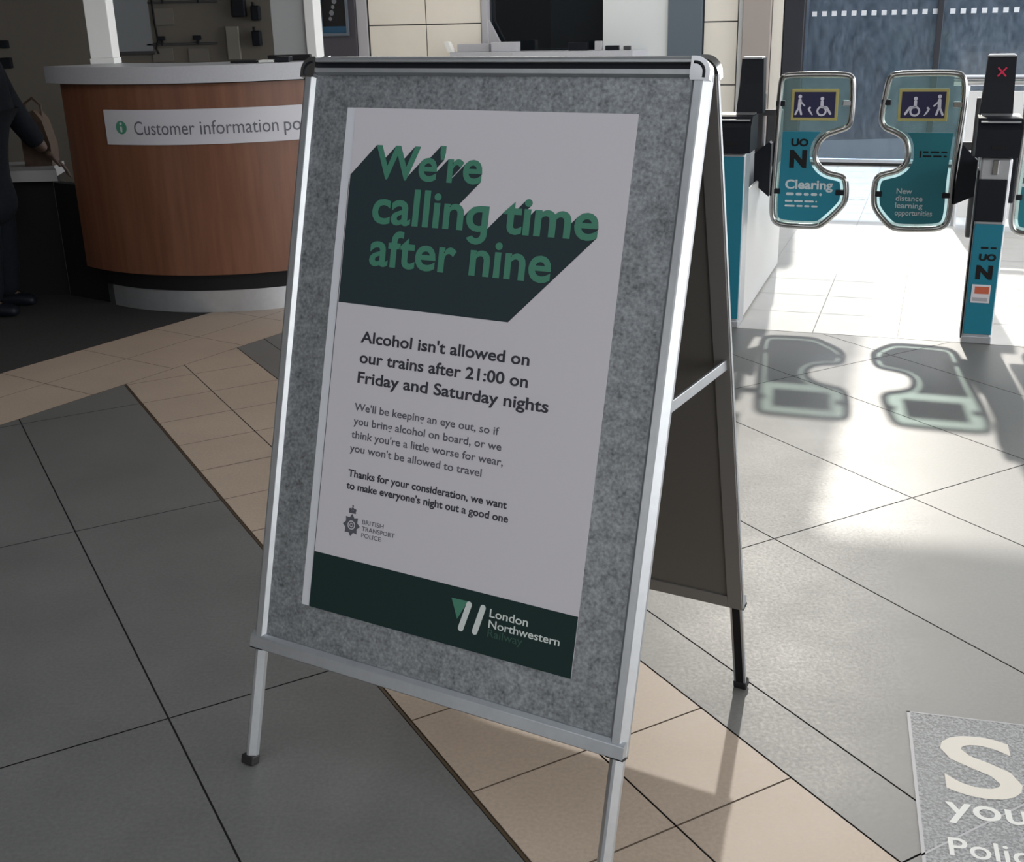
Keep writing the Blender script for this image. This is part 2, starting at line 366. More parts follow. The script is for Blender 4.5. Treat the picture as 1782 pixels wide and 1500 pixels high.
# hall ceiling stops at the gates so daylight and sun come in
g = G(); c = [gw(-14, .9), gw(-.55, .9), gw(-.55, WV+.25), gw(-14, WV+.25)]
g.prism([(p.x, p.y, HC) for p in c], (0, 0, .15))
U0, U1, V0, V1 = -1.8, 1.8, -7.2, -4.0      # unseen roof opening added to light the board and the near floor
for u0, u1, v0, v1 in ((-14, 6, V1, .9), (-14, 6, -12, V0), (-14, U0, V0, V1), (U1, 6, V0, V1)):
    g.prism([(p.x, p.y, HC+.001) for p in (gw(u0, v0), gw(u1, v0), gw(u1, v1), gw(u0, v1))], (0, 0, .15))
struct(g, 'ceiling', K['plaster'])
# unseen tinted sheets added above the gates to dim sun on the floor
K['dimmer'] = glass('sun_dimmer_glass', (.62, .62, .62), .985, (.3, .3, .3), .08)
cn = thing('sun_dimmer', 'unseen grey glass added above the ticket gates to dim the sun', 'dimmer', MG)
g = G().box((-.55, .92, HC+.02), (6, 2.757, HC+.035)); g.end('pane', K['dimmer'], cn)
g = G().box((-.55, 2.76, HC+.02), (.10, WV, HC+.035)); g.end('pane', K['dimmer'], cn)
for v in (.93,): g = G().box((-.55, v, HC+.036), (6, v+.05, HC+.09), .004); g.end('dimmer_bar', K['frame_dark'], cn)
g = G(); g.box((-7.2, -3, 0), (-7, 13, HC)); struct(g, 'wall_left', K['wallgrey'])
g = G(); g.box((-7, -4.8, 0), (2.7, -4.6, HC)); struct(g, 'wall_front', K['wallgrey'])
g = G(); g.box((-7, 9.0, 0), (-1.40, 9.12, HC)); struct(g, 'wall_kiosk', K['wallgrey'])
g = G(); c = [gw(-9, WV+.3), gw(9, WV+.3), gw(9, 16), gw(-9, 16)]; g.prism([(p.x, p.y, -.9) for p in c], (0, 0, .1)); struct(g, 'ground', K['ballast'])
g = G(); wbox(g, -9, 9, 14, 14.2, -.8, 3.0); struct(g, 'wall_opposite', K['farwall'])

# ------------------------------------------------------------------ unseen fill lights added to brighten back wall and desk
K['fill_glow'] = bpy.data.materials.new('fill_emitter'); K['fill_glow'].use_nodes = True
_e = K['fill_glow'].node_tree.nodes['Principled BSDF']; _e.inputs['Emission Color'].default_value = (1, .96, .9, 1); _e.inputs['Emission Strength'].default_value = 13
def fill_light(u, v, label, l=1.2, w_=.3):
    t = thing('fill_light', label, 'light', turn(-20, gw(u, v, HC)), 'added fill lights above the concourse')
    g = G().box((-l/2, -w_/2, -.05), (l/2, w_/2, 0), .006); g.end('housing', K['white_post'], t)
    g = G().box((-l/2+.03, -w_/2+.03, -.062), (l/2-.03, w_/2-.03, -.0505), .004); g.end('fill_face', K['fill_glow'], t, label='glowing face of the added fill light')
fill_light(-4.4, 5.0, 'added fill light over the cream wall tiles'); fill_light(-2.2, 5.0, 'added fill light over the ticket window'); fill_light(-1.2, -.2, 'added fill light over the right end of the information desk', .45)

# ------------------------------------------------------------------ A-board
BX, BY, YAW = -.02819, 2.27064, -.52394
MB = Matrix.Translation((BX, BY, 0)) @ Matrix.Rotation(YAW, 4, 'Z')
H, D, W = 1.455, .4065, .8802; SL = math.hypot(H, D); SB = 1.243
board = thing('a_board', 'tall silver two-sided pavement sign with galvanised panel standing in front of the ticket gates', 'sign', MB)
def leaf(front):
    if front: y0, d = 0, D
    else: y0, d = .046, D-.046
    n = math.hypot(H, d); sn, cs = d/n, H/n
    sg = -1 if front else 1
    X = Vector((1, 0, 0)) if front else Vector((-1, 0, 0)); Y = Vector((0, -sg*sn, cs)); Z = X.cross(Y)
    m = Matrix.Identity(4)
    for i in range(3): m[i][0], m[i][1], m[i][2] = X[i], Y[i], Z[i]
    m[1][3], m[2][3] = (y0 if not front else 0), H
    return m, n
prof = [(0, -.022), (0, -.014), (.0115, -.0015), (.014, 0), (.0265, 0), (.028, -.0008), (.034, -.0095), (.034, -.022)]
bprof = [(0, -.022), (0, -.002), (.002, 0), (.0245, 0), (.026, -.0008), (.033, -.0095), (.033, -.022)]
for front in (True, False):
    m, n = leaf(front); hw = W/2; nm = 'front' if front else 'rear'
    up, rt, nz = Vector((0, 1, 0)), Vector((1, 0, 0)), Vector((0, 0, 1))
    fr = board
    r = .028
    g = G().rail((-hw, -r, 0), (-hw, -SB, 0), rt, nz, prof, 0, 1); g.end('side_rail', K['alu'], fr, m)
    g = G().rail((hw, -r, 0), (hw, -SB, 0), -rt, nz, prof, 0, 1); g.end('side_rail', K['alu'], fr, m)
    g = G().rail((-hw+.001, -SB, .003), (hw-.001, -SB, .003), up, nz, bprof, 0, 0); g.end('bottom_rail', K['alu'], fr, m)
    # top rail: rounded, with a dark groove
    tp = [(0.004, -.021), (0, -.012), (.001, -.004), (.006, .001), (.010, 0), (.011, -.008), (.021, -.008), (.022, -.001), (.030, -.002), (.034, -.010), (.034, -.021)]
    g = G().rail((-hw+r, 0, 0), (hw-r, 0, 0), -up, nz, tp, 0, 0); g.end('top_rail', K['alu'], fr, m)
    g = G().box((-hw+r, -.0205, -.0079), (hw-r, -.0112, -.0070)); g.end('groove_seal', K['black'], fr, m, label='dark groove along the top rail')
    for sx in (-1, 1):
        # rounded chrome corner
        pts = [(sx*hw, -r-.012)] + [(sx*(hw-r+r*math.cos(a)), -r+r*math.sin(a)) for a in [k*math.pi/20 for k in range(11)]] + [(sx*(hw-r-.008), 0), (sx*(hw-r-.008), -.034), (sx*(hw-.034), -r-.012)]
        g = G().prism([(x, y, -.021) for x, y in pts], (0, 0, .0225), .0035); co = g.end('corner', K['chrome'], fr, m, smooth=40, label='rounded chrome corner')
        pp = [(sx*(hw-.0105), -r-.008)] + [(sx*(hw-r+(r-.0105)*math.cos(a)), -r+(r-.0105)*math.sin(a)) for a in [k*math.pi/20 for k in range(11)]] + [(sx*(hw-r-.002), -.0105)]
        g = G().tube([(x, y, .0012) for x, y in pp], .0028, 8); g.end('corner_seal', K['black'], co, None, label='black seal set in the chrome corner')
        # bottom joint
        g = G().box((sx*hw-.0175*sx-.0175, -SB-.001, -.022), (sx*hw-.0175*sx+.0175, -SB+.004, .002)); g.end('joint_cap', K['black'], fr, m)
        # leg
        x0, x1 = sorted((sx*(hw-.004), sx*(hw-.032)))
        g = G().prism([(x0, -SB+.02, -.023), (x0, -SB+.02, -.014), (x0+.011, -SB+.02, -.0025), (x1-.011, -SB+.02, -.0025), (x1, -SB+.02, -.014), (x1, -SB+.02, -.023)], (0, -(n-SB)+.002, 0))
        lg = g.end('leg', K['alu'], fr, m)
        g = G().box((x0+.005, -n+.02, -.0240), (x1-.005, -SB+.0, -.0229)); g.end('back_shade', K['black_m'], lg, label='dark strip painted as shade on the back of the leg')  # dark strip puts the shade on the leg's back into colour
        g = G().box((x0-.002, -n-.0005+.006, -.0255), (x1+.002, -n+.026, 0), .003); g.end('rubber_foot', K['rubber'], lg)
    g = G().box((-hw+.03, -SB+.03, -.014), (hw-.03, -.03, -.0115)); g.end('panel', K['galv'] if front else mat('plain_rear_sheet', (.35, .36, .37), .5, .3), fr, m)
    g = G().box((-hw+.004, -SB+.004, -.0224), (hw-.004, -.03, -.0212)); g.end('back_sheet', K['backsheet'], fr, m, label='dark plain back of the panel')
    g = G()
    for lo, hi in (((-hw+.002, -SB+.002), (-hw+.036, -.03)), ((hw-.036, -SB+.002), (hw-.002, -.03)), ((-hw+.036, -SB+.002), (hw-.036, -SB+.034))): g.box((*lo, -.0262), (*hi, -.0223), .001)
    g.end('rail_back_shade', mat('rail_shade', (.19, .185, .18), .5), fr, m, label='dark grey strips painted as shade over the rail backs')  # dark strips over the aluminium rail backs stand in for their shade
for sx in (-1, 1):
    x = sx*(W/2-.012); zf = .865
    s_ = (H-zf)/H
    g = G().box((x-.003, -D*s_+.012, zf-.011), (x+.003, .046+(D-.046)*s_-.012, zf+.011), .0012); st = g.end('stay_bar', K['alu'], board, label='flat stay bar between the two leaves')
    g = G().cyl((x-.008, -D*s_+.02, zf), (x+.008, -D*s_+.02, zf), .006); g.end('pivot', K['chrome'], st, smooth=40)
    g = G().cyl((x-.018, .023, H-.034), (x+.006, .023, H-.034), .019, 24); g.end('hinge_cap', K['black_m'], board, smooth=40)
g = G().cyl((-W/2+.012, .023, H-.030), (W/2-.012, .023, H-.030), .0085, 20); g.end('hinge_rod', K['black_m'], board, smooth=40)

# ------------------------------------------------------------------ poster on the front panel
MF, _n = leaf(True); MF = MB @ MF
ZP = -.0112
ps = G()
def paper(g, x0, x1, y0, y1, z, bow=.002, nx=14, ny=20):
    V = [[g.b.verts.new((x0+(x1-x0)*i/nx, y0+(y1-y0)*j/ny, z+bow*(.5+.5*math.sin(i*1.1+j*.5)*math.sin(j*.37+.6)))) for i in range(nx+1)] for j in range(ny+1)]
    for j in range(ny):
        for i in range(nx): g._set([g.b.faces.new((V[j][i], V[j][i+1], V[j+1][i+1], V[j+1][i]))])
PX0, PXF, PX1, PT_, PB_ = -.3205, -.2985, .3145, -.0975, -1.1235
ps.box((PX0, PB_, ZP), (PX1, PT_, ZP+.0010))
poster = ps.end('poster', K['paper2'], None, MF)
tag(poster, 'white and dark green notice about calling time, stuck on the galvanised panel', 'poster')
g = G().box((PXF, PB_, ZP+.0011), (PX1, PT_, ZP+.0022)); g.end('sheet', K['paper'], poster)
g = G().box((PXF-.0022, PB_, ZP+.0011), (PXF-.0004, PT_-.14, ZP+.0015)); g.end('edge_shadow', K['ink_grey'], poster, label='thin shadow line painted down the left side')  # thin strip painted as the shadow along the printed sheet's edge
Z1, Z2 = ZP+.0025, ZP+.0029
HB = .020
rows = [("We're", -.2385, .0100, -.2330, .0640, 'H'), ("callinq time", -.2345, .2637, -.3205, .0690, 'l'), ("after nine", -.2310, .1785, -.4040, .0700, 'f')]
gs = G(); gl = G(); EDG = []
for txt, x0, x1, y, cap, ref in rows:
    n0 = len(gl.b.verts); P, F = text(gl, txt, x0, x1, y, cap, Z2, HB, ref)
    if 'q' in txt:                      # close the tail of the letter g: stem cut short, hook added
        Vf, _ = glyphs(txt, HB); Vp, _ = glyphs(txt[:txt.index('q')+1], HB); a0 = min(v[0] for v in Vf); sx = (x1-x0)/(max(v[0] for v in Vf)-a0)
        xr = x0+(max(v[0] for v in Vp)-a0)*sx; yc = y-.0065; gl.b.verts.ensure_lookup_table()
        low = [p[0] for p in P if p[1] < y-.012]; sw = max(low)-min(low)
        for k, p in enumerate(P):
            if p[1] < yc: P[k] = (p[0], yc); gl.b.verts[n0+k].co.y = yc
        ro, ri, N = .0235, .0235-sw, 14; base = len(P)
        for k in range(N+1):
            a = -math.pi*.86*k/N
            for r in (ro, ri): P.append((xr-ro+r*math.cos(a), yc+r*math.sin(a)*.86)); gl.b.verts.new((P[-1][0], P[-1][1], Z2))
        gl.b.verts.ensure_lookup_table()
        for k in range(N):
            f = (base+2*k+1, base+2*k+3, base+2*k+2, base+2*k); F = F+[f]; gl.b.faces.new([gl.b.verts[n0+i] for i in f][::-1])
    # long drop shadow printed towards the lower left: every outline edge swept, cut at the sheet edge and at the block's foot
    cnt = {}
    for f in F:
        for i in range(len(f)):
            e = tuple(sorted((f[i], f[(i+1) % len(f)]))); cnt[e] = cnt.get(e, 0)+1
    EDG += [(Vector(P[i]), Vector(P[j])) for (i, j), c in cnt.items() if c == 1]
# the printed shadow: along each line of the cast direction it runs from the first letter edge to the sheet edge or the block's foot
dv = Vector((-.70, -.725)).normalized(); pv = Vector((-dv.y, dv.x)); L1 = Vector((PXF+.0015, 0)); L2 = Vector((0, -.4855))
E2 = []
for a, b_ in EDG:
    p0, p1 = a.dot(pv), b_.dot(pv)
    if abs(p1-p0) > 1e-7: E2.append((p0, a.dot(dv), p1, b_.dot(dv)) if p0 < p1 else (p1, b_.dot(dv), p0, a.dot(dv)))
ps_ = sorted({round(v, 5) for e in E2 for v in (e[0], e[2])})
for pa, pb in zip(ps_[:-1], ps_[1:]):
    pm = (pa+pb)/2; best = None
    for e in E2:
        if e[0] <= pm <= e[2]:
            k = (e[3]-e[1])/(e[2]-e[0]); q = e[1]+k*(pm-e[0])
            if best is None or q < best[0]: best = (q, e[1]+k*(pa-e[0]), e[1]+k*(pb-e[0]))
    if best is None: continue
    pl_ = [pv*pa+dv*best[1], pv*pb+dv*best[2], pv*pb+dv*1.2, pv*pa+dv*1.2]
    for c in ((L1, Vector((1, 0))), (L2, Vector((0, 1)))): pl_ = clip(pl_, *c) if len(pl_) > 2 else pl_
    if len(pl_) > 2:
        ar = sum(pl_[i].x*pl_[(i+1) % len(pl_)].y-pl_[(i+1) % len(pl_)].x*pl_[i].y for i in range(len(pl_)))
        if abs(ar) > 1e-10: gs.poly([(p.x, p.y, Z1) for p in (pl_ if ar > 0 else pl_[::-1])])
gs.end('headline_shadow', K['ink_dark'], poster, recalc=False, label='dark block shadow behind the headline')
gl.end('headline', K['ink_green'], poster, recalc=False, label='green headline lettering')
g = G()
for txt, x0, x1, y in (("Alcohol isn't allowed on", -.2328, .1550, -.5605), ("our trains after 21:00 on", -.2310, .1568, -.6015), ("Friday and Saturday nights", -.2312, .2052, -.6420)):
    text(g, txt, x0, x1, y, .0225, Z1, .022)
g.end('bold_text', K['ink_text'], poster, recalc=False)
g = G()
for txt, x0, x1, y in (("We'll be keeping an eye out, so if", -.2320, .1071, -.6990), ("you bring alcohol on board, or we", -.2310, .1158, -.7275), ("think you're a little worse for wear,", -.2328, .1231, -.7555), ("you won't be allowed to travel", -.2338, .0791, -.7835)):
    text(g, txt, x0, x1, y, .0150, Z1, .015)
g.end('body_text', K['ink_grey'], poster, recalc=False)
g = G()
for txt, x0, x1, y in (("Thanks for your consideration, we want", -.2318, .1412, -.8348), ("to make everyone's night out a good one", -.2332, .1474, -.8604)):
    text(g, txt, x0, x1, y, .0148, Z1, .026)
g.end('thanks_text', K['ink_text'], poster, recalc=False)
g = G(); f3 = lambda x, y: (x, y, Z1)
bx, by = -.2118, -.9335
star = [(bx+(.0215 if k % 2 == 0 else .0155)*math.cos(math.pi/2+k*math.pi/8), by+(.0235 if k % 2 == 0 else .0165)*math.sin(math.pi/2+k*math.pi/8)) for k in range(16)]
ring = [(bx+.0095*math.cos(math.pi/2+k*math.pi/8), by+.0095*math.sin(math.pi/2+k*math.pi/8)) for k in range(16)]
for k in range(16): g.poly([f3(*star[k]), f3(*star[(k+1) % 16]), f3(*ring[(k+1) % 16]), f3(*ring[k])])
disc(g, (bx, by), .0072, f3, 14, .0045); disc(g, (bx, by), .003, f3, 8)
for dx in (-.006, 0, .006): disc(g, (bx+dx, by+.0335-abs(dx)*.35), .0034, f3, 10)
g.poly([f3(bx-.009, by+.0245), f3(bx+.009, by+.0245), f3(bx+.0075, by+.0305), f3(bx-.0075, by+.0305)]); disc(g, (bx, by+.0395), .0022, f3, 8)
for txt, x0, x1, y in (("BRITISH", -.1855, -.1324, -.9262), ("TRANSPORT", -.1850, -.1040, -.9398), ("POLICE", -.1846, -.1363, -.9535)): text(g, txt, x0, x1, y, .0088, Z1, .006)
g.end('police_crest', K['ink_grey'], poster, recalc=False)
g = G().box((PXF, PB_, ZP+.0022), (PX1, -1.0052, ZP+.0027)); fb = g.end('footer_band', K['ink_band'], poster, label='bottle green footer band')
g = G(); Z3 = ZP+.0032
def slash(x0, y0, x1, y1, r):
    n = 8; a = math.atan2(y1-y0, x1-x0); pts = [(x0+r*math.cos(a+math.pi/2+math.pi*k/n), y0+r*math.sin(a+math.pi/2+math.pi*k/n)) for k in range(n+1)] + [(x1+r*math.cos(a-math.pi/2+math.pi*k/n), y1+r*math.sin(a-math.pi/2+math.pi*k/n)) for k in range(n+1)]
    g.poly([(x, y, Z3) for x, y in pts])
slash(.0835, -1.0340, .0705, -1.0840, .0062); slash(.1148, -1.0335, .1022, -1.0835, .0062)
text(g, 'London', .1306, .2144, -1.0472, .0160, Z3, .012); text(g, 'Northwestern', .1306, .2837, -1.0683, .0155, Z3, .012)
g.end('railway_logo', K['ink_white'], fb, recalc=False, label='white slashes and lettering of the railway logo')
g = G().poly([(.0428, -1.0290, Z3-.0002), (.0800, -1.0282, Z3-.0002), (.0605, -1.0680, Z3-.0002)]); gg = None
g = G(); g.poly([(.0428, -1.0290, Z3-.0002), (.0600, -1.0680, Z3-.0002), (.0800, -1.0282, Z3-.0002)]); g.end('logo_triangle', K['ink_green'], fb, recalc=False, label='green triangle of the railway logo')
g = G(); text(g, 'Railway', .1306, .2070, -1.0860, .0150, Z3, .004); g.end('logo_subline', K['ink_dim'], fb, recalc=False, label='dim green last line of the logo')

# ------------------------------------------------------------------ ticket gates
LP = [(.1, 1.163), (.115, 1.191), (.143, 1.203), (.285, 1.206), (.436, 1.204), (.47, 1.189), (.485, 1.161), (.489, 1.051), (.487, .958), (.468, .921), (.407, .901), (.363, .885), (.331, .851), (.321, .811), (.327, .762), (.371, .719), (.447, .706), (.473, .689), (.486, .657), (.492, .579), (.474, .528), (.382, .432), (.342, .411), (.248, .411), (.152, .415), (.109, .434), (.09, .479), (.087, .567), (.092, .725), (.096, .972)]
RP = [(.623, 1.158), (.635, 1.188), (.663, 1.207), (.804, 1.21), (.955, 1.209), (.99, 1.192), (1.009, 1.149), (1.013, 1.052), (1.011, .992), (1.001, .802), (.997, .664), (1.001, .53), (.992, .461), (.952, .423), (.837, .415), (.722, .414), (.674, .446), (.612, .518), (.598, .567), (.596, .66), (.616, .707), (.67, .725), (.711, .735), (.743, .764), (.748, .815), (.733, .871), (.686, .901), (.632, .92), (.605, .959), (.605, 1.018), (.614, 1.084)]
def smooth_loop(P, n=3):
    for _ in range(2):
        Q = []
        for i in range(len(P)):
            a, b_ = P[i], P[(i+1) % len(P)]; Q += [(a[0]*.75+b_[0]*.25, a[1]*.75+b_[1]*.25), (a[0]*.25+b_[0]*.75, a[1]*.25+b_[1]*.75)]
        P = Q
    return P
def inset(P, d):
    A = sum(P[i][0]*P[(i+1) % len(P)][1]-P[(i+1) % len(P)][0]*P[i][1] for i in range(len(P))); s = 1 if A > 0 else -1; R = []
    for i in range(len(P)):
        a, b_, c = P[i-1], P[i], P[(i+1) % len(P)]; t = Vector((c[0]-a[0], c[1]-a[1])).normalized(); R.append((b_[0]-t.y*d*s, b_[1]+t.x*d*s))
    return R
PV = .55
def paddle(parent, P, left, vinyl, du=0., name='paddle'):
    P = [(u+du, z) for u, z in P]; S = smooth_loop(P); fr = inset(S, .0150)
    gl_ = inset(S, .030); g = G(); g.prism([(u, PV-.004, z) for u, z in gl_], (0, .008, 0)); pad = g.end(name, K['tint'], parent, label='green tinted glass gate leaf')
    g = G().tube([(u, PV, z) for u, z in fr], .0150, 12, closed=True); g.end('tube_frame', K['tube'], pad, smooth=60, label='bent chrome tube frame')
    # clamps
    us = [p[0] for p in P]; lo, hi = min(us), max(us)
    cl = [(lo+.006, 1.05), (lo+.004, .607), (hi-.016 if left else hi-.014, 1.052), (hi-.02 if left else hi-.014, .607)]
    if not left: cl = [(lo+.012, 1.057), (lo+.006, .606), (hi-.014, 1.047), (hi-.022, .607)]
    for k, (u, z) in enumerate(cl):
        s = 1 if k < 2 else -1
        a, b_ = sorted((u+s*.004, u+s*.05)); g = G().box((a, PV-.013, z-.014), (b_, PV+.013, z+.014), .004); g.end('clamp', K['chrome'] if k % 2 == 0 and k > 1 else K['black'], pad)
    # vinyl on the lower part
    V = inset(S, .043); zc = .912; V2 = [v for v in V]
    V2 = [tuple(v) for v in clip([Vector(v) for v in V], Vector((0, zc)), Vector((0, -1)))]
    g = G().prism([(u, PV-.0062, z) for u, z in V2], (0, .0018, 0)); g.end('vinyl', vinyl, pad, label='teal advertising vinyl')
    return pad
def F3(v): return lambda x, y: (x, v, y)
def aid_sign(parent, u0, u1, z0, z1, flip):
    g = G(); v = PV-.0105
    g.mat(0).box((u0, v, z0), (u1, v+.005, z1), .002); e = .014
    g.mat(1).box((u0+e, v-.0012, z0+e), (u1-e, v, z1-e))
    w_, h_ = u1-u0-2*e, z1-z0-2*e; f = F3(v-.0020); g.mat(2)
    X = (lambda x: u1-e-x*w_) if flip else (lambda x: u0+e+x*w_)
    Zc = lambda y: z0+e+y*h_
    T = lambda p: (X(p[0]), Zc(p[1])); k = h_
    def st(a, b_, r): stroke(g, T(a), T(b_), r*k, f)
    # walking person with a dog, then a wheelchair user
    disc(g, T((.14, .82)), .075*k, f, 12); st((.14, .70), (.13, .40), .065); st((.12, .40), (.04, .12), .04); st((.14, .40), (.19, .12), .04); st((.15, .64), (.26, .46), .03)
    st((.36, .34), (.43, .16), .035); st((.36, .34), (.40, .40), .04); st((.43, .16), (.46, .10), .02)
    disc(g, T((.68, .74)), .075*k, f, 12); st((.68, .64), (.68, .44), .06); disc(g, T((.68, .26)), .20*k, f, 22, .125*k); st((.68, .42), (.80, .40), .05); st((.80, .40), (.90, .14), .045)
    g.end('aid_sign', [K['yellow'], K['navy'], K['pict']], parent, recalc=False, label='yellow-edged navy sign with pale wheelchair and walker pictograms')
def blobs(g, u0, u1, z, h, f, n):
    """an unreadable line of tiny print"""
    x = u0; rnd = random.Random(int(z*1000))
    while x < u1-.004:
        wl = min(rnd.uniform(.028, .055), u1-x); stroke(g, (x+h*.3, z+h*.5), (x+max(wl-h*.3, h*.5), z+h*.5), h*.36, f); x += wl+.006
# left gate cabinet
def pedestal(parent, uc, wd, head_u, mirror):
    u0, u1 = uc-wd/2, uc+wd/2
    g = G().box((u0, 0.006, .008), (u1, .16, .86), .012); body = g.end('pedestal', K['steel'], parent)
    g = G().box((u0+.002, -.004, 0), (u1-.002, .165, .036), .004); g.end('base_plate', K['steel'], body)
    g = G().box((u0+.006, -.002, .045), (u1-.006, .006, .845 if not mirror else .563), .003); tp = g.end('teal_panel', K['teal'], parent, label='teal printed front panel')
    g = G().box((u0-.004, .01, .02), (u0+.004, .15, .80), .002); g.end('edge_strip', K['black'], body)
    if mirror:
        g = G().box((u0-.002, -.012, .575), (u1-.012, .01, .765), .006); g.end('dark_panel', K['black'], body, label='black panel below the reader')
        g = G().box((uc-.015, -.004, .785), (uc+.012, .006, .85), .003); g.end('ticket_slot', K['chrome'], body)
    r0, r1 = uc-.095, uc+.09
    g = G().prism([(r0, -.03, .865), (r0, .20, .865), (r0, .20, 1.03), (r0, .02, 1.03), (r0, -.03, .985)], (r1-r0, 0, 0), .008); rd = g.end('reader', K['black'], parent, label='black ticket reader box')
    g = G().prism([(r0+.012, -.012, 1.012), (r0+.012, -.004, 1.018), (r0+.012, .19, 1.036), (r0+.012, .19, 1.0305)], (r1-r0-.02, 0, 0)); g.end('reader_top', K['steel'], rd, label='bright top plate')
    g = G().box((uc-.03, -.033, .90), (uc+.03, -.028, .915), .001); g.end('slot', K['black_m'], rd)
    h0, h1 = head_u
    g = G().prism([(h0-.006, .20, 1.03), (h1+.006, .20, 1.03), (h1, .22, 1.17), (h1-.004, .23, 1.285), (h0+.008, .23, 1.285), (h0+.004, .22, 1.17)], (0, .09, 0), .008); hd = g.end('display_head', K['black'], parent, label='black display head')
    g = G().box((h0+.012, .215, 1.282), (h1-.008, .31, 1.292), .003); g.end('head_cap', K['steel'], hd)
    return tp, hd
def logo(parent, u0, u1, z0, scale, v, f=None):
    g = G(); f = F3(v)
    text(g, 'UO', u0, u1, z0+.105*scale, .036*scale, 0, .05, to3=f); g.end('logo_lettering', K['black_m'], parent, recalc=False); g = G(); text(g, 'N', u0-.004, u1-.004, z0, .084*scale, 0, .06, to3=f)
    g.end('logo_lettering', K['black_m'], parent, recalc=False, label='black stacked letters UO and N')
gate_l = thing('ticket_gate', 'teal and black ticket gate half hidden behind the right edge of the silver pavement sign', 'ticket gate', MG, 'ticket gates')
tp, hd = pedestal(gate_l, -.032, .136, (-.045, .072), False)
g = G().box((-.10, .16, .25), (-.085, 1.55, .80), .006); g.end('far_side_panel', K['steel'], gate_l)
g = G().box((.012, .165, .012), (.03, 1.55, .66), .006); g.end('side_panel', K['white_lam'], gate_l, label='pale side panel along the aisle')
g = G().box((-.05, 1.30, .30), (.03, 1.45, .95), .01); g.end('far_post', K['dark_grey'], gate_l)
pl = paddle(gate_l, LP, True, K['teal'])
aid_sign(pl, .174, .405, .967, 1.121, False)
logo(pl, .184, .271, .735, 1.0, PV-.0072)
g = G(); text(g, 'Clearing', .165, .407, .622, .046, 0, .03, to3=F3(PV-.0072))
g.end('advert_lettering', K['white'], pl, recalc=False, label='white word Clearing on teal'); 
for xa, xb, zb, hb in ((.170, .357, .584, .020), (.167, .332, .551, .013), (.167, .338, .526, .013)):
    g = G(); blobs(g, xa, xb, zb, hb, F3(PV-.0072), 3); g.end('advert_lettering', K['white'], pl, recalc=False, label='white small print on teal')
g = G().prism([(.002, PV-.03, .80), (.075, PV-.03, .86), (.085, PV-.03, .85), (.085, PV-.03, .58), (.004, PV-.03, .645)], (0, .07, 0), .006); g.end('hinge_bracket', K['black'], gate_l, label='black hinge arm')
g = G().box((.02, PV-.02, .99), (.098, PV+.02, 1.02), .004).box((.0, PV-.02, .80), (.04, PV+.05, 1.10), .006); g.end('hinge_post', K['dark_grey'], gate_l)
# right gate cabinet
gate_r = thing('ticket_gate', 'slim teal ticket gate with a red cross on its black head at the right edge', 'ticket gate', MG, 'ticket gates')
tp, hd = pedestal(gate_r, 1.152, .136, (1.068, 1.200), True)
g = G(); f = F3(.219)
stroke(g, (1.124, 1.198), (1.158, 1.234), .0036, f); stroke(g, (1.124, 1.234), (1.158, 1.198), .0036, f); g.end('cross', K['red'], hd, recalc=False, label='red cross on the display')
g = G(); f = F3(-.0035); text(g, 'UO', 1.124, 1.198, .397, .030, 0, .05, to3=f); g.end('logo_lettering', K['black_m'], tp, recalc=False); g = G(); blobs(g, 1.126, 1.196, .448, .013, f, 3); g.end('logo_lettering', K['black_m'], tp, recalc=False); g = G(); text(g, 'N', 1.118, 1.190, .312, .062, 0, .06, to3=f)
g.end('logo_lettering', K['black_m'], tp, recalc=False, label='black stacked letters UO and N')
g = G(); g.mat(0).box((1.108, -.004, .197), (1.190, -.0022, .283)); g.mat(1).box((1.122, -.0048, .240), (1.184, -.0040, .274)); g.mat(2).box((1.115, -.0048, .205), (1.18, -.004, .222)); g.end('sticker', [K['paper'], K['orange'], K['trimgrey']], tp, label='small pale sticker with an orange patch')
g = G().box((1.115, .16, .25), (1.13, 1.55, .80), .006); g.end('side_panel', K['steel'], gate_r)
g = G().box((1.09, 1.30, .26), (1.17, 1.45, .95), .01); g.end('far_post', K['dark_grey'], gate_r)
pr_ = paddle(gate_r, RP, False, K['teal_dk'])
aid_sign(pr_, .694, .928, .968, 1.122, True)
g = G(); f = F3(PV-.0072)
for txt, x0, x1, z in (('New', .722, .797, .610), ('distance', .721, .850, .574), ('learning', .721, .853, .538), ('opportunities', .722, .902, .501)): text(g, txt, x0, x1, z, .027, 0, .01, to3=f)
g.end('advert_lettering', K['white'], pr_, recalc=False, label='pale advert lettering on deep teal')
g = G(); g.poly([f(.816, .790), f(.816, .824), f(.824, .824), f(.824, .790)]); blobs(g, .83, .946, .812, .012, f, 3); blobs(g, .83, .946, .792, .012, f, 3); g.end('small_print', K['black_m'], pr_, recalc=False)
g = G().prism([(1.012, PV-.03, .86), (1.062, PV-.03, .805), (1.088, PV-.03, .785), (1.090, PV-.03, .61), (.998, PV-.03, .565), (.998, PV-.03, .67)], (0, .07, 0), .006); g.end('hinge_bracket', K['black'], gate_r, label='black hinge arm')
g = G().box((1.055, PV-.02, .80), (1.10, PV+.04, 1.08), .006).box((1.01, PV-.015, .83), (1.06, PV+.02, .87), .004); g.end('hinge_post', K['dark_grey'], gate_r)
pn = paddle(gate_r, LP, True, K['teal_dk'], 1.172)
f = F3(PV-.0072)
for z in (.80, .75, .70, .655): g = G(); blobs(g, 1.30, 1.46, z, .024, f, 3); g.end('advert_lettering', K['white'], pn, recalc=False)
g = G().box((1.19, PV-.03, .58), (1.272, PV+.04, .84), .008); g.end('hinge_bracket', K['black'], gate_r)
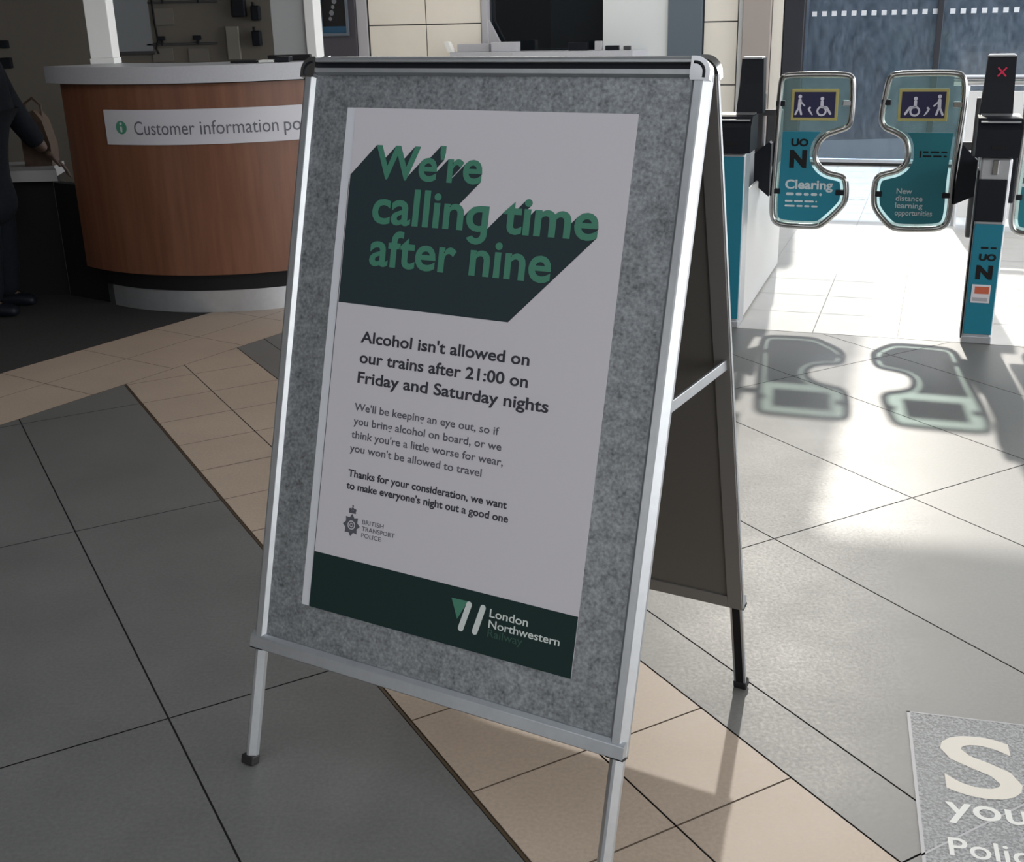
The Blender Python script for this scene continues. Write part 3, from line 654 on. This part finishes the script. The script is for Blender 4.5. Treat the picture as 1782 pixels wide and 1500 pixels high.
# white barrier with a tube rail behind
bar = thing('barrier', 'white waist-high barrier with chrome tube rail behind the right ticket gate', 'barrier', turn(-20, gw(1.015, 3.2)))
g = G().box((.02, -.01, .06), (2.4, .01, .93), .004); g.end('panel', K['barrier'], bar)
g = G().cyl((-.05, 0, 1.0), (2.5, 0, 1.0), .036); g.end('tube_rail', K['chrome'], bar, smooth=40)
for x in (.04, 2.3): g = G().cyl((x, 0, 0), (x, 0, .97), .02); g.end('post', K['steel'], bar, smooth=40)

# ------------------------------------------------------------------ floor sticker
MS = turn(-15, (.890, 2.278, 0))
def sticker_mat():
    m = bpy.data.materials.new('worn_floor_vinyl'); m.use_nodes = True; t = m.node_tree; b_ = t.nodes['Principled BSDF']
    b_.inputs['Base Color'].default_value = (.40, .42, .44, 1); b_.inputs['Roughness'].default_value = .48
    c = t.nodes.new('ShaderNodeTexCoord'); n = t.nodes.new('ShaderNodeTexNoise'); n.inputs['Scale'].default_value = 150; n.inputs['Detail'].default_value = 5
    r = t.nodes.new('ShaderNodeMapRange'); r.inputs[1].default_value = .40; r.inputs[2].default_value = .60; r.inputs[3].default_value = .28; r.inputs[4].default_value = .82
    t.links.new(c.outputs['Object'], n.inputs['Vector']); t.links.new(n.outputs['Fac'], r.inputs[0]); t.links.new(r.outputs[0], b_.inputs['Alpha'])
    return m
g = G().box((0, -.72, .0004), (.56, 0, .0010)); stk = g.end('floor_sticker', sticker_mat(), None, MS)
tag(stk, 'worn grey floor sticker with cream lettering on the pale tiles at bottom right', 'floor sticker')
K['cream_ink'] = mat('cream_floor_lettering', (.70, .66, .59), .5)
g = G(); text(g, 'S', .062, .216, -.286, .212, .0014, .012); text(g, 'ee', .228, .47, -.286, .212, .0014, .012); g.end('large_lettering', K['cream_ink'], stk, recalc=False)
g = G(); text(g, 'your', .056, .262, -.362, .066, .0014, .012); g.end('small_lettering', K['white_b'], stk, recalc=False); g = G(); text(g, 'Police', .052, .235, -.482, .052, .0014, .008); g.end('small_lettering', K['white_b'], stk, recalc=False)
# pale crease where the sticker bridges a tile joint
MSi = MS.inverted(); a_, b_ = [MSi @ Vector((*AB(1.21, bb), 0)) for bb in (1.50, 2.1)]
dd = (b_-a_).normalized(); nn = Vector((-dd.y, dd.x, 0))*.0022
cr = clip([Vector((p.x, p.y)) for p in (a_+nn, a_-nn, b_-nn, b_+nn)], Vector((0, 0)), Vector((1, 0)))
cr = clip(cr, Vector((.56, 0)), Vector((-1, 0)))
g = G(); g.poly([(p.x, p.y, .0013) for p in cr]); g.end('crease', K['trimgrey'], stk, recalc=False, label='pale worn crease')
g = G().box((0, -.72, .0010), (.007, 0, .0013)).box((0, -.004, .0010), (.56, 0, .0013)); g.end('border', K['trimgrey'], stk, label='pale worn edge')

# ------------------------------------------------------------------ information desk
DC = (-1.60, 7.25)
desk = thing('information_desk', 'curved cherry wood customer information desk with grey counter top', 'desk', Matrix.Translation((*DC, 0)))
def arc(r0, r1, z0, z1, a0, a1, n=48, bev=0.):
    g = G(); rows_ = []
    for k in range(n+1):
        a = math.radians(a0+(a1-a0)*k/n); c, s = math.cos(a), math.sin(a)
        rows_.append([g.b.verts.new((r*c, r*s, z)) for r, z in ((r1, z0), (r1, z1), (r0, z1), (r0, z0))])
    for k in range(n):
        for j in range(4): g.b.faces.new((rows_[k][j], rows_[k+1][j], rows_[k+1][(j+1) % 4], rows_[k][(j+1) % 4]))
    g.b.faces.new(rows_[0]); g.b.faces.new(rows_[-1][::-1]); return g
A0, A1 = 223, 332
front = arc(1.02, 1.07, .225, 1.215, A0, A1).end('wood_front', K['wood'], desk, smooth=30)
arc(.70, 1.13, 1.222, 1.305, A0-2, A1+2).end('counter_top', K['grey_lam'], desk, smooth=30)
arc(.80, .985, .0, .125, 229, 330).end('plinth', K['steel'], desk, smooth=30, label='brushed steel plinth')
arc(.80, 1.0, .125, .225, 226, 331).end('shadow_gap', K['black_m'], desk, smooth=30, label='black recess above the plinth')
arc(.98, 1.02, .225, 1.222, A0, A1).end('inner_lining', K['dark_grey'], desk, smooth=30)
# sign strip wrapped on the front
SA0, SA1, SZ0, SZ1, SR = 243, 325, .915, 1.092, 1.084
sg = arc(1.071, SR, SZ0, SZ1, SA0, SA1).end('sign_strip', K['signwhite'], front, smooth=30, label='white strip reading Customer information point')
def S3(x, y): a = math.radians(SA0)+x/SR; return ((SR+.0015)*math.cos(a), (SR+.0015)*math.sin(a), y)
g = G(); disc(g, (.106, 1.003), .034, S3, 24); g.end('info_symbol', K['ink_green'], front, recalc=False, label='green information disc')
g = G(); S3b = lambda x, y: (lambda a: ((SR+.003)*math.cos(a), (SR+.003)*math.sin(a), y))(math.radians(SA0)+x/SR)
disc(g, (.106, 1.022), .0075, S3b, 10); stroke(g, (.106, 1.006), (.106, .982), .0065, S3b); g.end('info_letter', K['white'], front, recalc=False)
for tx, xa, xb in (('Customer', .185, .515), ('information', .543, .942), ('point', .972, 1.17)):
    g = G(); text(g, tx, xa, xb, .966, .068, 0, .0, to3=S3); g.end('sign_lettering', K['ink_grey'], front, recalc=False)
# post standing on the counter
g = G(); pc = at(185, 110, (0, 6.75, 0), (0, 1, 0)); px, py = pc.x, 6.75
post = thing('support_post', 'white square post rising from the left end of the curved counter', 'post', Matrix.Translation((px, py, 1.305)))
g = G().box((-.062, -.062, .03), (.062, .062, HC-1.305), .004); g.end('shaft', K['white_post'], post)
g = G().box((-.066, -.066, 0), (.066, .066, .03), .003); g.end('foot', K['white_post'], post)
# things on the counter
def onc(name, label, cat, px0, px1, Y, h, dep, m, group=None):
    a = at(px0, 105, (0, Y, 0), (0, 1, 0)); b_ = at(px1, 105, (0, Y, 0), (0, 1, 0))
    g = G().box((a.x, Y, 1.3055), (b_.x, Y+dep, 1.3055+h), min(h*.3, .004)); return tag(g.end(name, m), label, cat, group)
onc('pad', 'flat black pad on the right of the curved wooden counter', 'pad', 400, 446, 6.30, .012, .16, K['black_m'])
onc('card', 'small white card between two black items on the counter', 'card', 449, 476, 6.30, .012, .12, K['white_lam'])
onc('box', 'low black box on the counter beside the white card', 'box', 478, 503, 6.30, .026, .12, K['black'])
onc('tray', 'thin black tray at the back of the counter by the grey pillar', 'tray', 466, 540, 6.46, .03, .06, K['black_m'])
# kiosk pillar
a = at(474, 60, (0, 8.1, 0), (0, 1, 0)); b_ = at(550, 60, (0, 8.1, 0), (0, 1, 0)); c = at(533, 60, (0, 8.1, 0), (0, 1, 0))
pil = thing('pillar', 'light grey flat pillar behind the right end of the information desk', 'pillar', Matrix.Translation((a.x, 8.1, 0)))
g = G().box((0, 0, 0), (c.x-a.x, .3, HC), .005); g.end('face', mat('mid_grey_pillar', (.40, .41, .42), .5), pil)
g = G().box((c.x-a.x+.001, -.03, 0), (b_.x-a.x, .3, HC), .005); g.end('edge_trim', K['white_post'], pil)
# kiosk back wall fittings (plane y = 9)
def kw(px, py, Y=8.985): return at(px, py, (0, Y, 0), (0, 1, 0))
def flat(name, label, cat, x0, y0, x1, y1, th, m, Y=8.985, group=None, extra=None):
    a, b_ = kw(x0, y1, Y), kw(x1, y0, Y); g = G().box((a.x, Y-th, a.z), (b_.x, Y+.012, b_.z), min(.004, th*.3)); return tag(g.end(name, m), label, cat, group)
a, b_ = kw(207, 93), kw(249, -60)
ch = thing('wall_chart', 'tall grey wall chart hanging behind the counter beside the white post', 'chart', Matrix.Translation((a.x, 8.98, a.z)))
g = G().box((0, 0, 0), (b_.x-a.x, .015, b_.z-a.z), .003); g.end('sheet', mat('grey_chart', (.24, .26, .28), .5), ch)
g = G().box((-.005, -.006, -.012), (b_.x-a.x+.01, .015, .012), .003); g.end('bottom_batten', K['dark_grey'], ch)
g = G().tube([(b_.x-a.x+.03, -.005, .55), (b_.x-a.x+.035, -.005, .2), (b_.x-a.x+.045, -.005, .08), (b_.x-a.x+.025, -.005, .03), (b_.x-a.x+.04, -.005, -.01)], .008, 6); g.end('cord', K['black_m'], ch)
for py_, nm, lb in ((5, 'hook_rail', 'upper dark hook rail on the wall behind the counter'), (78, 'hook_rail', 'lower dark hook rail on the wall behind the counter')):
    a, b_ = kw(256, py_+2), kw(378, py_-2)
    h = thing(nm, lb, 'rail', Matrix.Translation((a.x, 8.98, a.z)), 'hook rails on the kiosk wall')
    g = G().box((0, 0, 0), (b_.x-a.x, .02, .016), .003); g.end('bar', K['dark_grey'], h)
    for f_ in (.22, .73):
        x = (b_.x-a.x)*f_; g = G().box((x-.03, -.02, .035), (x+.03, .0, .065), .004).box((x-.006, -.01, .0), (x+.006, .02, .04), .002); g.end('clip', K['black'], h)
for x0, y0, x1, y1, lb in ((272, 25, 298, 55, 'left'), (325, 25, 360, 60, 'right')):
    pass
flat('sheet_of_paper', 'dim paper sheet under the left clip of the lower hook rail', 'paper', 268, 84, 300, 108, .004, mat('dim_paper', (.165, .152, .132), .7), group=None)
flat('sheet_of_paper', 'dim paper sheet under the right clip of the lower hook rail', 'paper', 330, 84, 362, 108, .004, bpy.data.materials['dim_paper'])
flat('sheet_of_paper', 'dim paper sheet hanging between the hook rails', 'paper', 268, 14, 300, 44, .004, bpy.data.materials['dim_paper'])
def radio(px, y0, y1, wpx, label):
    a, b_ = kw(px-wpx/2, y1), kw(px+wpx/2, y0); r = thing('handset', label, 'handset', Matrix.Translation((a.x, 8.98, a.z)), 'black handsets on the kiosk wall'); w_, h_ = b_.x-a.x, b_.z-a.z
    g = G().box((0, -.05, 0), (w_, .02, h_*.8), .01); g.end('body', K['black'], r); g = G().cyl((w_*.25, -.02, h_*.78), (w_*.25, -.02, h_), .01, 10); g.end('aerial', K['black_m'], r)
radio(416, -12, 30, 20, 'widest black handset on the kiosk wall, left of the narrow pair')
radio(446, 3, 36, 12, 'upper narrow black handset on the kiosk wall near the pillar')
radio(448, 46, 80, 12, 'lower narrow black handset on the kiosk wall near the pillar')
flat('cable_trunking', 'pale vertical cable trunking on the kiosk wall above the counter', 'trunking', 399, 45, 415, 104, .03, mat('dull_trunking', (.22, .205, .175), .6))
flat('wall_phone', 'upper small black wall phone at the far left edge', 'phone', 2, 70, 14, 84, .03, K['black'], group='small phones at the far left')
flat('wall_phone', 'lower small black wall phone at the far left edge', 'phone', 4, 100, 20, 119, .03, K['black'], group='small phones at the far left')
# low side counter, left of the desk
lc = thing('low_counter', 'low pale-topped side counter left of the wooden desk', 'counter', Matrix.Translation((-3.2, 6.9, 0)))
top = [(-.9, -.18), (.65, -.18), (.57, .0), (.53, .28), (-.9, .28)]
g = G().prism([(x, y, .675) for x, y in top], (0, 0, .062), .006); g.end('top', mat('pale_grey_laminate', (.34, .34, .35), .5), lc)
g = G().prism([(x, y, 0) for x, y in [(-.88, -.10), (.59, -.10), (.54, .02), (.50, .26), (-.88, .26)]], (0, 0, .675)); g.end('front', K['black_m'], lc)
g = G().prism([(-2.60, 6.78, 0), (-2.30, 6.575, 0), (-2.28, 6.615, 0), (-2.58, 6.84, 0)], (0, 0, .66)); struct(g, 'dark_infill', K['black_m'])  # black infill added to darken the gap between low counter and desk
# brown bag on it
bgx = at(66, 250, (0, 6.98, 0), (0, 1, 0)).x
bag = thing('bag', 'soft brown bag standing on the low pale counter behind the outstretched arm', 'bag', Matrix.Translation((bgx, 6.98, .737)))
g = G()
pr = [(-.075, 0), (.085, 0), (.09, .12), (.06, .26), (.02, .315), (-.03, .30), (-.075, .22)]
g.prism([(x, -.05, z) for x, z in pr], (0, .12, 0), .022); g.end('body', K['brown'], bag, smooth=60)
g = G().tube([(-.05, .01, .28), (-.045, .01, .35), (.0, .01, .38), (.045, .01, .34), (.045, .01, .27)], .008, 8); g.end('handle', K['brown'], bag, smooth=60)

# ------------------------------------------------------------------ info panel and poster case on the back wall
ip = thing('display_case', 'dark upright panel with a framed dark poster beside the cream wall tiles', 'panel', MG)
g = G().box((-5.79, WV-.05, 0), (-5.22, WV-.014, 2.9), .006); g.end('panel', mat('charcoal_panel', (.055, .052, .065), .5), ip)
a = (-5.62, -5.33)
g = G().box((a[0]-.03, WV-.07, 1.30), (a[0], WV-.051, 2.4), .003).box((a[1], WV-.07, 1.30), (a[1]+.03, WV-.051, 2.4), .003).box((a[0], WV-.07, 1.30), (a[1], WV-.051, 1.33), .003).box((a[0], WV-.07, 2.37), (a[1], WV-.051, 2.4), .003)
pf = g.end('poster_frame', K['slate'], ip)
g = G().mat(0).box((a[0], WV-.058, 1.40), (a[1], WV-.051, 2.37)); g.mat(1).box((a[0], WV-.058, 1.33), (a[1], WV-.051, 1.40)); g.end('framed_poster', [K['black_m'], K['blue']], pf)
g = G(); f = F3(WV-.0600); random.seed(3)
for k in range(9): disc(g, (a[0]+.1+.02*(k % 4), 1.48+.06*k), .022+.008*(k % 2), f, 8)
g.end('poster_print', mat('grey_print', (.14, .15, .17), .6), pf, recalc=False)
# ticket counter under the window
tcn = thing('ticket_counter', 'pale ticket counter under the dark ticket window', 'counter', MG)
c0 = [(-4.05, WV-.02), (-4.05, WV-.22), (-3.3, WV-.36), (-2.05, WV-.30), (-1.95, WV-.07), (-2.4, WV-.035), (-3.65, WV-.035), (-3.8, WV-.02)]
g = G().prism([(u, v, 1.06) for u, v in c0], (0, 0, .06), .008); g.end('top', K['grey_lam'], tcn)
g = G().prism([(u, v, 0) for u, v in [(-3.95, WV-.04), (-3.95, WV-.15), (-3.3, WV-.28), (-2.1, WV-.22), (-2.05, WV-.08)]], (0, 0, 1.06)); g.end('front', K['dark_grey'], tcn)
def ont(name, label, cat, u0, u1, z1, m, v=WV-.28, dep=.08, group=None, bev=.004):
    g = G().box((u0, v, 1.1205), (u1, v+dep, z1), bev, MG); return tag(g.end(name, m), label, cat, group)
ont('leaflet_box', 'dark grey box at the left end of the ticket counter', 'box', -3.98, -3.62, 1.20, K['trimgrey'], WV-.18, .07)
ont('card_reader', 'light grey box on the ticket counter right of the dark grey box', 'box', -3.575, -3.285, 1.215, K['grey_lam'], WV-.24, .1)
lf = G().prism([gw(-4.08, WV-.21, 1.1205), gw(-4.02, WV-.21, 1.1205), gw(-4.07, WV-.21, 1.225), gw(-4.12, WV-.21, 1.225)], GY*.08); tag(lf.end('leaflet_stand', K['white_lam']), 'small bright white leaflet stand at the far left of the ticket counter', 'stand')
ont('telephone', 'small black telephone on the ticket counter below the dark window', 'telephone', -2.75, -2.55, 1.20, K['black'], WV-.2, .08)
ont('pen_pot', 'grey pot on the ticket counter beside the telephone', 'pot', -2.47, -2.40, 1.21, K['trimgrey'], WV-.2, .06)
ont('stapler', 'flat black stapler on the right of the ticket counter', 'stapler', -2.36, -2.22, 1.165, K['black'], WV-.2, .05)
ont('stamp', 'small dark stamp at the right end of the ticket counter', 'stamp', -2.17, -2.10, 1.16, K['dark_grey'], WV-.2, .05)

# ------------------------------------------------------------------ person at the left edge
def skinned(name, joints, links, m, parent=None, lv=2, root=0):
    me = bpy.data.meshes.new(name); me.from_pydata([j[0] for j in joints], links, []); o = bpy.data.objects.new(name, me); scene.collection.objects.link(o)
    md = o.modifiers.new('s', 'SKIN'); sv = me.skin_vertices[0].data if me.skin_vertices else None
    if sv is None:
        bmm = bmesh.new(); bmm.from_mesh(me); bmm.verts.layers.skin.verify(); bmm.to_mesh(me); bmm.free(); sv = me.skin_vertices[0].data
    for i, j in enumerate(joints):
        r_ = j[1]; sv[i].radius = r_ if isinstance(r_, tuple) else (r_, r_); sv[i].use_root = (i == root)
    md.use_smooth_shade = True; sb = o.modifiers.new('u', 'SUBSURF'); sb.levels = lv; sb.render_levels = lv
    dg = bpy.context.evaluated_depsgraph_get(); dg.update(); nm = bpy.data.meshes.new_from_object(o.evaluated_get(dg)); bpy.data.objects.remove(o); bpy.data.meshes.remove(me)
    o = obj(name, nm, m, parent)
    for p in nm.polygons: p.use_smooth = True
    return o
def figure():
    o = Vector((-2.85, 6.40, 0))
    root = thing('person', 'person in dark clothes at the left edge reaching an arm over the low counter', 'person', Matrix.Translation(o))
    # hips, spine, neck, head; faces +x (towards the desk), leaning over
    J = [((-.03, 0, .92), (.15, .17)), ((-.01, 0, 1.10), (.13, .17)), ((.03, .0, 1.28), (.135, .19)), ((.06, 0, 1.40), (.07, .10)), ((.085, 0, 1.47), (.052, .052)), ((.12, 0, 1.57), (.082, .085)), ((.13, 0, 1.66), (.085, .082)), ((.125, 0, 1.72), (.05, .05)),
         ((-.03, -.10, .86), (.10, .10)), ((.02, -.11, .50), (.065, .065)), ((-.03, -.12, .10), (.035, .035)), ((.08, -.13, .045), (.02, .02)),
         ((-.03, .10, .86), (.10, .10)), ((.02, .11, .50), (.065, .065)), ((-.03, .12, .10), (.035, .035)), ((.08, .13, .045), (.02, .02)),
         ((.055, .17, 1.345), (.065, .065)), ((.10, .25, 1.13), (.052, .052)), ((.195, .365, .90), (.042, .042)), ((.225, .395, .835), (.030, .026)),
         ((.04, -.19, 1.33), (.065, .065)), ((-.06, -.27, 1.05), (.05, .05)), ((-.10, -.27, .82), (.04, .04)), ((-.105, -.265, .76), (.028, .026))]
    E_ = [(0, 1), (1, 2), (2, 3), (3, 4), (4, 5), (5, 6), (6, 7), (0, 8), (8, 9), (9, 10), (10, 11), (0, 12), (12, 13), (13, 14), (14, 15), (2, 16), (16, 17), (17, 18), (18, 19), (2, 20), (20, 21), (21, 22), (22, 23)]
    b_ = skinned('body', J, E_, K['skin'], root)
    # clothing: coat with sleeves and trousers, a little larger than the body
    CJ = [((-.03, 0, .45), (.235, .25)), ((-.03, 0, .92), (.185, .215)), ((-.01, 0, 1.10), (.165, .205)), ((.03, .0, 1.28), (.165, .215)), ((.055, 0, 1.385), (.09, .12)), ((.075, 0, 1.435), (.068, .068)),
          ((.055, .18, 1.335), (.088, .088)), ((.10, .25, 1.13), (.078, .078)), ((.185, .355, .915), (.062, .060)), ((.207, .375, .87), (.054, .050)),
          ((.04, -.20, 1.32), (.088, .088)), ((-.06, -.28, 1.05), (.072, .072)), ((-.10, -.275, .84), (.060, .060))]
    CE = [(0, 1), (1, 2), (2, 3), (3, 4), (4, 5), (3, 6), (6, 7), (7, 8), (8, 9), (3, 10), (10, 11), (11, 12)]
    skinned('coat', CJ, CE, K['cloth'], root, root=1)
    for s in (-1, 1): skinned('trouser_leg', [((-.03, s*.10, .84), (.125, .125)), ((.02, s*.11, .50), (.10, .10)), ((-.02, s*.12, .05), (.092, .085))], [(0, 1), (1, 2)], K['cloth'], root)
    for s in (-1, 1): skinned('shoe', [((-.07, s*.12, .042), (.045, .042)), ((.05, s*.125, .045), (.05, .042)), ((.15, s*.13, .032), (.044, .030))], [(0, 1), (1, 2)], K['black'], root)
    # hair cap
    skinned('hair', [((.085, 0, 1.585), (.080, .092)), ((.105, 0, 1.675), (.096, .096)), ((.115, 0, 1.735), (.062, .066))], [(0, 1), (1, 2)], K['hair'], root)
    # face: eyes, nose, mouth, ears
    for s in (-1, 1): g = G(); bmesh.ops.create_uvsphere(g.b, u_segments=10, v_segments=8, radius=.011, matrix=Matrix.Translation((.203, s*.030, 1.615))); g.end('eye', K['black'], b_, smooth=60)
    skinned('nose', [((.205, 0, 1.615), .010), ((.225, 0, 1.582), .014)], [(0, 1)], K['skin'], b_, 1)
    g = G().box((.198, -.022, 1.545), (.207, .022, 1.553), .003); g.end('mouth', K['brown'], b_)
    for s in (-1, 1): skinned('ear', [((.115, s*.085, 1.60), (.012, .018)), ((.11, s*.090, 1.635), (.012, .02))], [(0, 1)], K['skin'], b_, 1)
    # hands: palm with four bent fingers and a thumb
    def hand(wr, d, down, name):
        d = Vector(d).normalized(); dn = Vector(down); sd = d.cross(dn).normalized(); wr = Vector(wr)
        Jh = [(wr, (.026, .022)), (wr+d*.045, (.040, .017)), (wr+d*.085, (.040, .015))]; Eh = [(0, 1), (1, 2)]
        skinned(name, Jh, Eh, K['skin'], b_, 2)
        for k, (off, ln) in enumerate(((-.030, .068), (-.010, .078), (.010, .073), (.028, .058))):
            p0 = wr+d*.08+sd*off; p1 = p0+d*ln*.45+dn*.008; p2 = p1+d*ln*.32+dn*.016; p3 = p2+d*ln*.2+dn*.020
            skinned('finger', [(p0, .0095), (p1, .009), (p2, .0082), (p3, .007)], [(0, 1), (1, 2), (2, 3)], K['skin'], b_, 1)
        p0 = wr+d*.03-sd*.03; p1 = p0+d*.03-sd*.025+dn*.008; p2 = p1+d*.032-sd*.006+dn*.012
        skinned('thumb', [(p0, .012), (p1, .0105), (p2, .0085)], [(0, 1), (1, 2)], K['skin'], b_, 1)
    hand((.228, .397, .832), (.62, .25, -.62), (.0, 0, -1), 'hand')
    hand((-.105, -.265, .755), (.1, .0, -1), (1, 0, 0), 'hand')
figure()
